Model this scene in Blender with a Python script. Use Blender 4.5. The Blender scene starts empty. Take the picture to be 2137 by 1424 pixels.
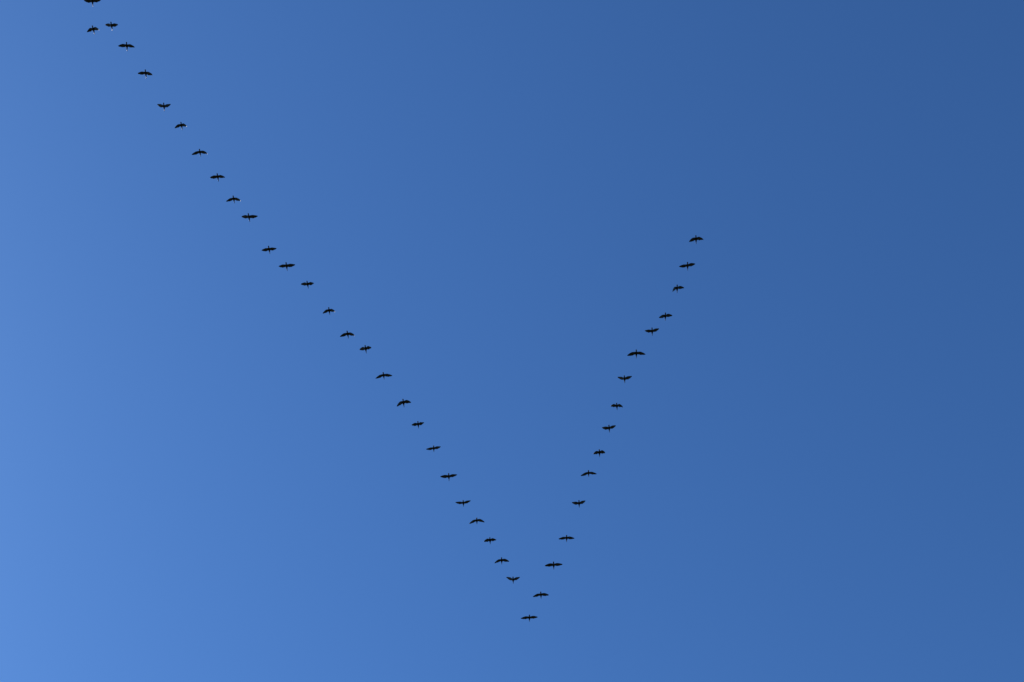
import bpy, bmesh, math
from mathutils import Vector, Euler

scene = bpy.context.scene
R = math.radians

# ------------------------------------------------------------------ camera
cam_data = bpy.data.cameras.new("camera")
cam_data.lens = 50.0
cam_data.sensor_width = 36.0
cam_data.clip_end = 20000.0
camera = bpy.data.objects.new("camera", cam_data)
camera.location = (0.0, 0.0, 1.6)
camera.rotation_euler = (R(90 + 58), 0.0, 0.0)
scene.collection.objects.link(camera)
scene.camera = camera

# ------------------------------------------------------------------ sky
SUN_EL, SUN_AZ = 35.5, -60.0           # degrees; the sun stands low, out of frame to the lower left
world = bpy.data.worlds.new("World")
scene.world = world
world.use_nodes = True
wn = world.node_tree
sky = wn.nodes.new("ShaderNodeTexSky")
sky.sky_type = 'NISHITA'
sky.sun_disc = False
sky.sun_elevation = R(SUN_EL)
sky.sun_rotation = R(SUN_AZ)
sky.air_density = 1.0
sky.dust_density = 0.37
sky.ozone_density = 9.0
white_balance = wn.nodes.new("ShaderNodeVectorMath")      # one even white balance for the whole sky
white_balance.operation = 'MULTIPLY'
white_balance.inputs[1].default_value = (0.76, 1.045, 1.235)
background = wn.nodes["Background"]
background.inputs["Strength"].default_value = 0.12
wn.links.new(sky.outputs[0], white_balance.inputs[0])
wn.links.new(white_balance.outputs[0], background.inputs["Color"])

# ------------------------------------------------------------------ sun
sun_data = bpy.data.lights.new("sun", 'SUN')
sun_data.energy = 4.0
sun_data.angle = R(0.5)
sun_data.color = (1.0, 0.95, 0.87)
sun = bpy.data.objects.new("sun", sun_data)
sun_dir = Vector((math.sin(R(SUN_AZ)) * math.cos(R(SUN_EL)),
                  math.cos(R(SUN_AZ)) * math.cos(R(SUN_EL)), math.sin(R(SUN_EL))))
sun.rotation_euler = sun_dir.to_track_quat('Z', 'Y').to_euler()
sun.location = (-40, 20, 60)
scene.collection.objects.link(sun)

scene.view_settings.view_transform = 'Standard'
scene.view_settings.look = 'None'
scene.view_settings.exposure = 0.0
scene.view_settings.gamma = 1.0
scene.view_settings.use_curve_mapping = False


# ------------------------------------------------------------------ materials
def principled(name):
    m = bpy.data.materials.new(name)
    m.use_nodes = True
    return m, m.node_tree, m.node_tree.nodes["Principled BSDF"]


def feather_material(name, dark, light, rough, scale, bump, spec=0.5):
    m, nt, bsdf = principled(name)
    coord = nt.nodes.new("ShaderNodeTexCoord")
    noise = nt.nodes.new("ShaderNodeTexNoise")
    noise.inputs["Scale"].default_value = scale
    noise.inputs["Detail"].default_value = 4.0
    ramp = nt.nodes.new("ShaderNodeValToRGB")
    ramp.color_ramp.elements[0].position = 0.35
    ramp.color_ramp.elements[0].color = (*dark, 1)
    ramp.color_ramp.elements[1].position = 0.7
    ramp.color_ramp.elements[1].color = (*light, 1)
    bmp = nt.nodes.new("ShaderNodeBump")
    bmp.inputs["Strength"].default_value = bump
    bmp.inputs["Distance"].default_value = 0.004
    nt.links.new(coord.outputs["Object"], noise.inputs["Vector"])
    nt.links.new(noise.outputs["Fac"], ramp.inputs["Fac"])
    nt.links.new(ramp.outputs["Color"], bsdf.inputs["Base Color"])
    nt.links.new(noise.outputs["Fac"], bmp.inputs["Height"])
    nt.links.new(bmp.outputs["Normal"], bsdf.inputs["Normal"])
    bsdf.inputs["Roughness"].default_value = rough
    bsdf.inputs["Specular IOR Level"].default_value = spec
    return m


body_feathers = feather_material("body_feathers", (0.006, 0.006, 0.007), (0.024, 0.018, 0.013), 0.8, 60, 0.3, 0.15)
flight_feathers = feather_material("flight_feathers", (0.007, 0.007, 0.008), (0.026, 0.021, 0.016), 0.48, 30, 0.1, 0.4)
tail_feathers = feather_material("tail_feathers", (0.010, 0.010, 0.010), (0.020, 0.018, 0.016), 0.42, 45, 0.0, 0.55)
bill_horn = feather_material("bill_horn", (0.03, 0.028, 0.022), (0.08, 0.07, 0.05), 0.45, 80, 0.1)


def grass_material():
    m, nt, bsdf = principled("meadow_grass")
    noise = nt.nodes.new("ShaderNodeTexNoise")
    noise.inputs["Scale"].default_value = 0.08
    noise.inputs["Detail"].default_value = 8.0
    coord = nt.nodes.new("ShaderNodeTexCoord")
    ramp = nt.nodes.new("ShaderNodeValToRGB")
    ramp.color_ramp.elements[0].color = (0.035, 0.05, 0.018, 1)
    ramp.color_ramp.elements[1].color = (0.10, 0.10, 0.045, 1)
    nt.links.new(coord.outputs["Object"], noise.inputs["Vector"])
    nt.links.new(noise.outputs["Fac"], ramp.inputs["Fac"])
    nt.links.new(ramp.outputs["Color"], bsdf.inputs["Base Color"])
    bsdf.inputs["Roughness"].default_value = 0.9
    return m


# ------------------------------------------------------------------ ground (below the frame)
def build_ground():
    n, size = 40, 6000.0
    verts, faces = [], []
    for j in range(n + 1):
        for i in range(n + 1):
            x, y = (i / n - 0.5) * size, (j / n - 0.5) * size
            far = min(1.0, max(0.0, (math.hypot(x, y) - 120) / 800))
            z = far * (6 * math.sin(x * 0.0031 + 1) * math.cos(y * 0.0027) - 3)
            verts.append((x, y, z))
    for j in range(n):
        for i in range(n):
            a = j * (n + 1) + i
            faces.append((a, a + 1, a + n + 2, a + n + 1))
    me = bpy.data.meshes.new("ground")
    me.from_pydata(verts, [], faces)
    me.materials.append(grass_material())
    for p in me.polygons:
        p.use_smooth = True
    o = bpy.data.objects.new("ground", me)
    o["kind"] = "structure"
    scene.collection.objects.link(o)


build_ground()

# ------------------------------------------------------------------ the birds
# cross-sections of head, neck, trunk and tail, beak first:
# (forward position, half width, half height, centre height), metres
SECTIONS = [
    (0.352, 0.004, 0.004, -0.006), (0.335, 0.012, 0.012, -0.003), (0.318, 0.024, 0.023, 0.001),
    (0.300, 0.046, 0.042, 0.006), (0.272, 0.057, 0.052, 0.010), (0.240, 0.053, 0.050, 0.010),
    (0.205, 0.047, 0.046, 0.006), (0.165, 0.047, 0.046, 0.000),
    (0.120, 0.049, 0.048, -0.004), (0.080, 0.060, 0.056, -0.006), (0.030, 0.071, 0.062, -0.006),
    (-0.020, 0.078, 0.064, -0.005), (-0.070, 0.081, 0.060, -0.003), (-0.130, 0.077, 0.052, 0.000),
    (-0.185, 0.063, 0.043, 0.003), (-0.240, 0.047, 0.034, 0.005), (-0.300, 0.034, 0.030, 0.004),
    (-0.370, 0.026, 0.026, 0.003), (-0.440, 0.021, 0.020, 0.003), (-0.482, 0.015, 0.008, 0.005),
    (-0.500, 0.005, 0.003, 0.005),
]
ANGLES = [25, 50, 75, 105, 130, 155, 185, 215, 250, 290, 325, 355]
ROOT0, ROOT1 = 8, 13                     # sections that carry the wing root
CHORD_FRACTIONS = [0.0, 0.16, 0.36, 0.56, 0.76, 1.0]
CHORD = [(0, .250), (.12, .240), (.3, .252), (.45, .258), (.58, .242), (.7, .212), (.82, .162),
         (.91, .112), (.97, .066), (1, .024)]
SPAN_STEPS = 22


def lerp_table(table, s):
    for (a, va), (b, vb) in zip(table, table[1:]):
        if s <= b:
            return va + (vb - va) * (s - a) / (b - a)
    return table[-1][1]


def through(a, m, b, t):
    """Smooth curve from a over m to b and its direction."""
    p = a * (2 * (t - .5) * (t - 1)) + m * (-4 * t * (t - 1)) + b * (2 * t * (t - .5))
    d = a * (4 * t - 3) + m * (4 - 8 * t) + b * (4 * t - 1)
    return p, d.normalized()


def bird_mesh(wings, phase, curls):
    """One continuous skin: beak, head, neck, trunk and tail, with both wings grown out of its sides."""
    bm = bmesh.new()
    rings = []
    for (y, hw, hh, zc) in SECTIONS:
        ring = []
        for a in ANGLES:
            ring.append(bm.verts.new((hw * math.cos(R(a)), y, zc + hh * math.sin(R(a)))))
        rings.append(ring)
    n = len(ANGLES)
    for j in range(len(rings) - 1):
        for k in range(n):
            if ROOT0 <= j < ROOT1 and k in (11, 5):
                continue                         # the openings the wings grow from
            k2 = (k + 1) % n
            f = bm.faces.new((rings[j][k], rings[j][k2], rings[j + 1][k2], rings[j + 1][k]))
            f.material_index = 2 if j < 2 else (3 if j >= 16 else 0)
    bm.faces.new(rings[0][::-1])
    bm.faces.new(rings[-1])

    forward = Vector((0, 1, 0))
    for side, (mid, tip), curl in zip((1, -1), wings, curls):
        up_k, low_k = (0, 11) if side > 0 else (5, 6)
        root_up = [rings[j][up_k] for j in range(ROOT0, ROOT1 + 1)]
        root_low = [rings[j][low_k] for j in range(ROOT0, ROOT1 + 1)]
        loop = root_up + root_low[::-1]
        shoulder = Vector((0.05 * side, 0, 0.01))
        fold = max(0.0, min(1.0, (0.66 - math.hypot(tip.x, tip.z)) / 0.12))   # wrist pushed forward, half folded
        for i in range(1, SPAN_STEPS + 1):
            s = i / SPAN_STEPS
            s = s ** 0.85
            p, t = through(shoulder, mid, tip, s)
            if s > 0.78:                         # outer primaries bent down on the downstroke
                p = p + Vector((0, 0, -1)) * (curl * (s - 0.78) ** 2)
                t = (t + Vector((0, 0, -1)) * (2 * curl * (s - 0.78) / 0.66)).normalized()
            lean = 0.35 + 0.5 * s
            f = (forward - t * (lean * forward.dot(t))).normalized()
            up = (t.cross(f) if side > 0 else f.cross(t)).normalized()
            pitch_up = R(12) * min(1.0, s * 4)           # the wing meets the air leading edge high
            f, up = f * math.cos(pitch_up) + up * math.sin(pitch_up), up * math.cos(pitch_up) - f * math.sin(pitch_up)
            c = lerp_table(CHORD, s) * (1.0 + 0.05 * math.sin(phase * 2.3 + side))
            # ragged trailing edge of the flight feathers, a fuller corner behind the wrist
            ragged = (0.008 * math.sin(i * 2.1 + phase) + 0.008 * math.sin(i * 0.9 + phase * 3 + side)) if 0.1 < s < 0.95 else 0.0
            corner = (0.018 + 0.026 * fold) * math.exp(-((s - 0.46) / 0.13) ** 2)
            lead = p + f * (c * 0.5 + (0.016 + 0.022 * fold) * math.exp(-((s - 0.42) / 0.16) ** 2))
            back = p - f * (c * 0.5 + ragged + corner)
            thick = 0.026 * (1 - s) ** 0.8 + 0.005
            ups, lows = [], []
            for q in CHORD_FRACTIONS:
                base = lead.lerp(back, q)
                camber = 0.10 * c * math.sin(math.pi * min(1.0, q * 0.9)) * (1 - 0.4 * s)
                prof = (0.35 + 1.3 * math.sin(math.pi * (q ** 0.6)) * (1 - 0.5 * q)) * thick * 0.5
                if q == 1.0:
                    prof = 0.0012
                ups.append(bm.verts.new(base + up * (camber + prof)))
                lows.append(bm.verts.new(base + up * (camber - prof)))
            new_loop = ups + lows[::-1]
            m = len(loop)
            for k in range(m):
                k2 = (k + 1) % m
                quad = (loop[k], loop[k2], new_loop[k2], new_loop[k])
                fc = bm.faces.new(quad if side < 0 else quad[::-1])
                fc.material_index = 1
            loop = new_loop
        cap = bm.faces.new(loop)
        cap.material_index = 1
    bmesh.ops.recalc_face_normals(bm, faces=bm.faces)
    me = bpy.data.meshes.new("flying_bird")
    bm.to_mesh(me)
    bm.free()
    for mat in (body_feathers, flight_feathers, bill_horn, tail_feathers):
        me.materials.append(mat)
    for p in me.polygons:
        p.use_smooth = True
    return me


# label; place (x, y, z), turn and pitch (radians), size; then, in the bird's own axes,
# the tip and middle of one wing and the middle and tip of the other, metres
BIRDS = [
    ('black bird cut off by the top edge of the photo',
     -31.724, 35.16, 106.397, 0.049, -0.017, 0.966, 0.678, -0.028, 0.077, 0.34, -0.037, 0.033, -0.333, 0.015, 0.042, -0.624, 0.021, 0.201),
    ('black bird with drooping wings, left one of the side-by-side pair near the top',
     -31.788, 37.13, 105.695, -0.088, -0.096, 0.911, 0.585, -0.22, -0.01, 0.3, -0.067, 0.04, -0.281, 0.07, -0.127, -0.583, 0.011, -0.259),
    ('black bird with short level wings, right one of the side-by-side pair near the top',
     -30.488, 36.988, 106.134, -0, -0.088, 0.9, 0.613, -0.068, 0.276, 0.307, -0.037, 0.135, -0.309, 0.055, -0.058, -0.608, 0.143, -0.144),
    ('black bird with right-hand wing drooping, twenty-fourth up the left arm from the lowest bird',
     -29.481, 38.513, 105.872, 0.069, -0.072, 0.946, 0.688, -0.052, -0.045, 0.351, -0.007, -0.016, -0.324, 0.036, -0.063, -0.658, -0.046, -0.09),
    ('black bird with right-hand wing drooping, twenty-third up the left arm from the lowest bird',
     -28.221, 40.552, 105.446, 0.041, -0.09, 0.936, 0.668, -0.076, 0.026, 0.342, -0.019, -0.01, -0.294, 0.024, -0.128, -0.627, -0.031, -0.194),
    ('black bird with both wings raised, twenty-second up the left arm from the lowest bird',
     -26.993, 43.002, 104.785, 0.046, -0.116, 0.923, 0.619, -0.012, 0.282, 0.33, -0.02, 0.104, -0.254, -0.04, 0.186, -0.487, -0.027, 0.431),
    ('black bird with half-folded drooping wings, twenty-first up the left arm from the lowest bird',
     -25.757, 44.463, 104.482, -0.02, -0.136, 0.911, 0.525, -0.064, -0.363, 0.282, 0.007, -0.145, -0.259, 0.089, -0.131, -0.549, 0.052, -0.28),
    ('black bird with both wings drooping, twentieth up the left arm from the lowest bird',
     -24.449, 46.475, 103.91, 0.014, -0.236, 0.933, 0.654, -0.075, -0.283, 0.329, -0.025, -0.131, -0.34, 0.013, -0.054, -0.664, -0.043, -0.125),
    ('black bird with wings spread level, nineteenth up the left arm from the lowest bird',
     -23.157, 48.333, 103.348, -0.039, -0.099, 0.944, 0.662, -0.088, 0.039, 0.348, -0.016, -0.03, -0.317, 0.038, -0.072, -0.642, -0.012, -0.133),
    ('black bird with both wings drooping, eighteenth up the left arm from the lowest bird',
     -21.984, 49.992, 102.805, -0.032, -0.173, 0.94, 0.605, -0.058, -0.277, 0.287, -0.002, -0.137, -0.321, 0.002, -0.104, -0.639, -0.042, -0.208),
    ('black bird with right-hand wing higher, seventeenth up the left arm from the lowest bird',
     -20.848, 51.359, 102.36, -0.071, -0.042, 0.989, 0.636, -0.061, 0.214, 0.332, -0.019, 0.078, -0.359, -0.011, 0.004, -0.711, -0.024, 0.066),
    ('black bird with left-hand wing lower, sixteenth up the left arm from the lowest bird',
     -19.325, 53.751, 101.412, -0.069, -0.05, 0.956, 0.643, -0.066, -0.01, 0.314, -0.032, -0.029, -0.316, 0.026, -0.054, -0.641, 0.028, -0.01),
    ('black bird with left-hand wing lower, fifteenth up the left arm from the lowest bird',
     -17.987, 55.015, 100.972, -0.055, -0.019, 0.99, 0.657, -0.068, 0.077, 0.334, -0.022, 0.009, -0.351, -0.002, 0.021, -0.693, -0.002, 0.105),
    ('black bird with right-hand wing higher, fourteenth up the left arm from the lowest bird',
     -16.356, 56.403, 100.475, -0.075, -0.089, 0.94, 0.616, -0.105, 0.183, 0.301, -0.05, 0.09, -0.313, 0.039, -0.044, -0.515, -0.084, 0.178),
    ('black bird with half-folded wings, thirteenth up the left arm from the lowest bird',
     -14.663, 58.348, 99.608, -0.059, -0.074, 0.943, 0.518, -0.036, -0.355, 0.25, 0.03, -0.168, -0.271, 0.065, -0.122, -0.56, 0.074, -0.267),
    ('black bird with both wings drooping, twelfth up the left arm from the lowest bird',
     -13.206, 60.051, 98.782, -0.096, -0.072, 0.976, 0.625, -0.06, -0.23, 0.31, -0.003, -0.107, -0.312, 0.015, -0.11, -0.624, -0.045, -0.225),
    ('black bird with half-folded wings, eleventh up the left arm from the lowest bird',
     -11.777, 61.132, 98.291, -0.095, 0.029, 0.978, 0.56, -0.197, 0.223, 0.279, -0.069, 0.116, -0.276, 0.091, -0.071, -0.47, -0.052, 0.147),
    ('black bird with left-hand wing lower, tenth up the left arm from the lowest bird',
     -10.343, 63.009, 97.245, -0.06, -0.133, 0.989, 0.646, -0.078, -0.277, 0.309, -0.006, -0.133, -0.363, -0.009, -0.036, -0.714, -0.053, -0.049),
    ('black bird with left-hand wing lower, ninth up the left arm from the lowest bird',
     -8.75, 64.894, 96.136, -0.084, 0.035, 1.013, 0.51, -0.111, -0.391, 0.261, 0.015, -0.179, -0.321, 0.049, -0.034, -0.598, -0.097, 0.03),
    ('black bird with half-folded wings, eighth up the left arm from the lowest bird',
     -7.562, 66.383, 95.201, -0.047, -0.065, 0.953, 0.567, -0.085, 0.021, 0.285, 0.039, -0.085, -0.257, 0.098, -0.07, -0.508, 0.034, 0.141),
    ('black bird with left-hand wing lower, seventh up the left arm from the lowest bird',
     -6.303, 67.998, 94.128, -0.002, -0.153, 0.936, 0.657, -0.026, -0.09, 0.316, -0, -0.075, -0.311, 0.006, 0.062, -0.6, -0.04, 0.224),
    ('black bird with right-hand wing higher, sixth up the left arm from the lowest bird',
     -5.081, 69.838, 92.824, -0.023, -0.016, 0.996, 0.697, -0.028, 0.026, 0.358, -0.005, -0.008, -0.327, 0.004, 0.082, -0.673, 0.007, 0.182),
    ('black bird with both wings raised, fifth up the left arm from the lowest bird',
     -3.91, 71.535, 91.558, -0.036, -0.145, 0.954, 0.678, -0.01, 0.098, 0.342, -0.007, 0.016, -0.325, 0.005, 0.086, -0.619, -0.019, 0.256),
    ('black bird with both wings drooping, fourth up the left arm from the lowest bird',
     -2.823, 72.646, 90.704, -0.012, -0.162, 0.974, 0.626, -0.085, -0.295, 0.314, 0.007, -0.129, -0.316, 0.045, -0.057, -0.648, -0.061, -0.157),
    ('black bird with half-folded wings, third up the left arm from the lowest bird',
     -1.763, 73.865, 89.724, -0.045, -0.075, 0.952, 0.513, -0.084, -0.064, 0.247, 0.096, -0.119, -0.265, 0.101, -0.07, -0.526, -0.058, 0.054),
    ('black bird with both wings drooping, second up the left arm from the lowest bird',
     -0.829, 75.086, 88.7, -0.025, -0.067, 0.965, 0.592, -0.064, -0.265, 0.297, 0.03, -0.118, -0.319, 0.033, -0.058, -0.627, -0.06, -0.112),
    ('black bird with both wings raised, first up the left arm from the lowest bird',
     0.088, 76.232, 87.702, -0.03, -0.048, 0.959, 0.575, -0.031, 0.331, 0.292, -0.023, 0.142, -0.287, -0.028, 0.129, -0.575, -0.047, 0.303),
    ('black bird with left-hand wing lower, lowest of all at the point of the V',
     1.383, 78.431, 85.693, -0.007, -0.059, 0.985, 0.703, -0.042, -0.061, 0.351, 0.006, -0.03, -0.344, 0.013, 0.023, -0.676, -0.04, 0.077),
    ('black bird with left-hand wing lower, first up the right arm from the lowest bird',
     2.297, 77.098, 86.898, -0.057, -0.042, 0.977, 0.656, -0.056, -0.168, 0.334, 0.006, -0.076, -0.327, 0.02, -0.041, -0.653, -0.048, -0.047),
    ('black bird with left-hand wing lower, second up the right arm from the lowest bird',
     3.322, 75.329, 88.43, -0.052, 0.017, 1.013, 0.703, -0.038, -0.037, 0.347, 0.007, -0.017, -0.349, 0.004, 0.01, -0.711, -0.017, 0.033),
    ('black bird with left-hand wing lower, third up the right arm from the lowest bird',
     4.37, 73.685, 89.784, -0.023, -0.072, 0.965, 0.672, -0.043, -0.071, 0.341, 0.004, -0.047, -0.314, 0.021, -0.039, -0.656, -0.03, -0.049),
    ('black bird with right-hand wing higher, fourth up the right arm from the lowest bird',
     5.382, 71.518, 91.495, -0.064, -0.018, 0.963, 0.604, -0.048, 0.198, 0.321, -0.005, 0.032, -0.298, -0.022, 0.127, -0.553, -0.059, 0.339),
    ('black bird with left-hand wing lower, fifth up the right arm from the lowest bird',
     6.154, 69.59, 92.948, -0.066, -0.155, 0.971, 0.666, -0.066, -0.219, 0.326, -0.009, -0.116, -0.324, 0.014, -0.067, -0.672, -0.043, -0.125),
    ('black bird with half-folded wings, sixth up the right arm from the lowest bird',
     7.034, 68.242, 93.896, -0.073, -0.019, 0.968, 0.511, -0.124, -0.022, 0.274, 0.072, -0.111, -0.252, 0.102, -0.105, -0.482, -0.097, 0.009),
    ('black bird with right-hand wing higher, seventh up the right arm from the lowest bird',
     7.821, 66.621, 95.01, -0.108, -0.013, 0.967, 0.596, -0.054, 0.209, 0.322, -0.01, 0.03, -0.31, -0.016, 0.112, -0.576, -0.046, 0.314),
    ('black bird with half-folded wings, eighth up the right arm from the lowest bird',
     8.444, 65.142, 95.994, -0.11, -0.071, 0.944, 0.528, -0.082, 0.118, 0.283, 0.08, -0.029, -0.253, 0.091, -0.126, -0.503, -0.109, -0.094),
    ('black bird with both wings raised, ninth up the right arm from the lowest bird',
     9.066, 63.298, 97.184, -0.118, -0.035, 0.967, 0.565, -0.027, 0.345, 0.283, -0.036, 0.155, -0.32, -0.016, 0.093, -0.638, -0.002, 0.228),
    ('black bird with both wings drooping, tenth up the right arm from the lowest bird',
     10.013, 61.535, 98.235, -0.057, 0.014, 1.037, 0.718, -0.102, -0.141, 0.377, -0.027, -0.06, -0.356, -0.008, -0.058, -0.706, -0.076, -0.139),
    ('black bird with right-hand wing higher, eleventh up the right arm from the lowest bird',
     11.275, 59.956, 99.084, -0.082, 0.004, 0.973, 0.604, -0.026, 0.165, 0.311, 0, 0.012, -0.316, -0.016, 0.121, -0.6, -0.019, 0.306),
    ('black bird with left-hand wing lower, twelfth up the right arm from the lowest bird',
     12.328, 58.866, 99.619, -0.036, -0.007, 0.956, 0.567, 0.024, -0.3, 0.283, 0.028, -0.134, -0.29, -0.037, 0.118, -0.612, -0.109, 0.18),
    ('black bird with half-folded wings, thirteenth up the right arm from the lowest bird',
     13.255, 56.887, 100.662, -0.054, 0.001, 0.972, 0.426, -0.083, -0.45, 0.254, 0.034, -0.184, -0.287, -0.035, 0.127, -0.603, -0.127, 0.187),
    ('black bird with left-hand wing lower, fourteenth up the right arm from the lowest bird',
     14.072, 55.263, 101.465, -0.09, -0.017, 0.983, 0.701, -0.03, -0.011, 0.368, -0.02, -0.018, -0.329, -0, 0.087, -0.649, -0.033, 0.2),
    ('black bird with left-hand wing lower, topmost of the short right arm of the V',
     14.716, 53.354, 102.406, -0.104, 0.028, 0.988, 0.588, -0.065, -0.289, 0.299, 0.015, -0.13, -0.282, 0.046, -0.103, -0.587, -0.057, -0.112),
]

# birds whose one wing tip is bent down hard, numbered as in the table
CURLED = {2: 2.1, 5: 2.0, 7: 2.1, 8: 2.0, 10: 2.1, 15: 2.6, 16: 2.4, 36: 1.6, 43: 2.0}

for i, row in enumerate(BIRDS):
    label, v = row[0], row[1:]
    tip_a, mid_a, mid_b, tip_b = (Vector(v[k:k + 3]) for k in (6, 9, 12, 15))
    bird = bpy.data.objects.new("flying_bird", bird_mesh([(mid_a, tip_a), (mid_b, tip_b)], i * 1.7, (0.0, CURLED.get(i + 1, 0.0))))
    bird.location = v[0:3]
    bird.rotation_euler = (v[4], 0.0, math.pi + v[3])
    bird.scale = (v[5],) * 3
    bird["label"] = label
    bird["category"] = "bird"
    bird["group"] = "birds flying in a V formation"
    scene.collection.objects.link(bird)
    skin = bird.modifiers.new("smooth_skin", 'SUBSURF')
    skin.levels = 1
    skin.render_levels = 1
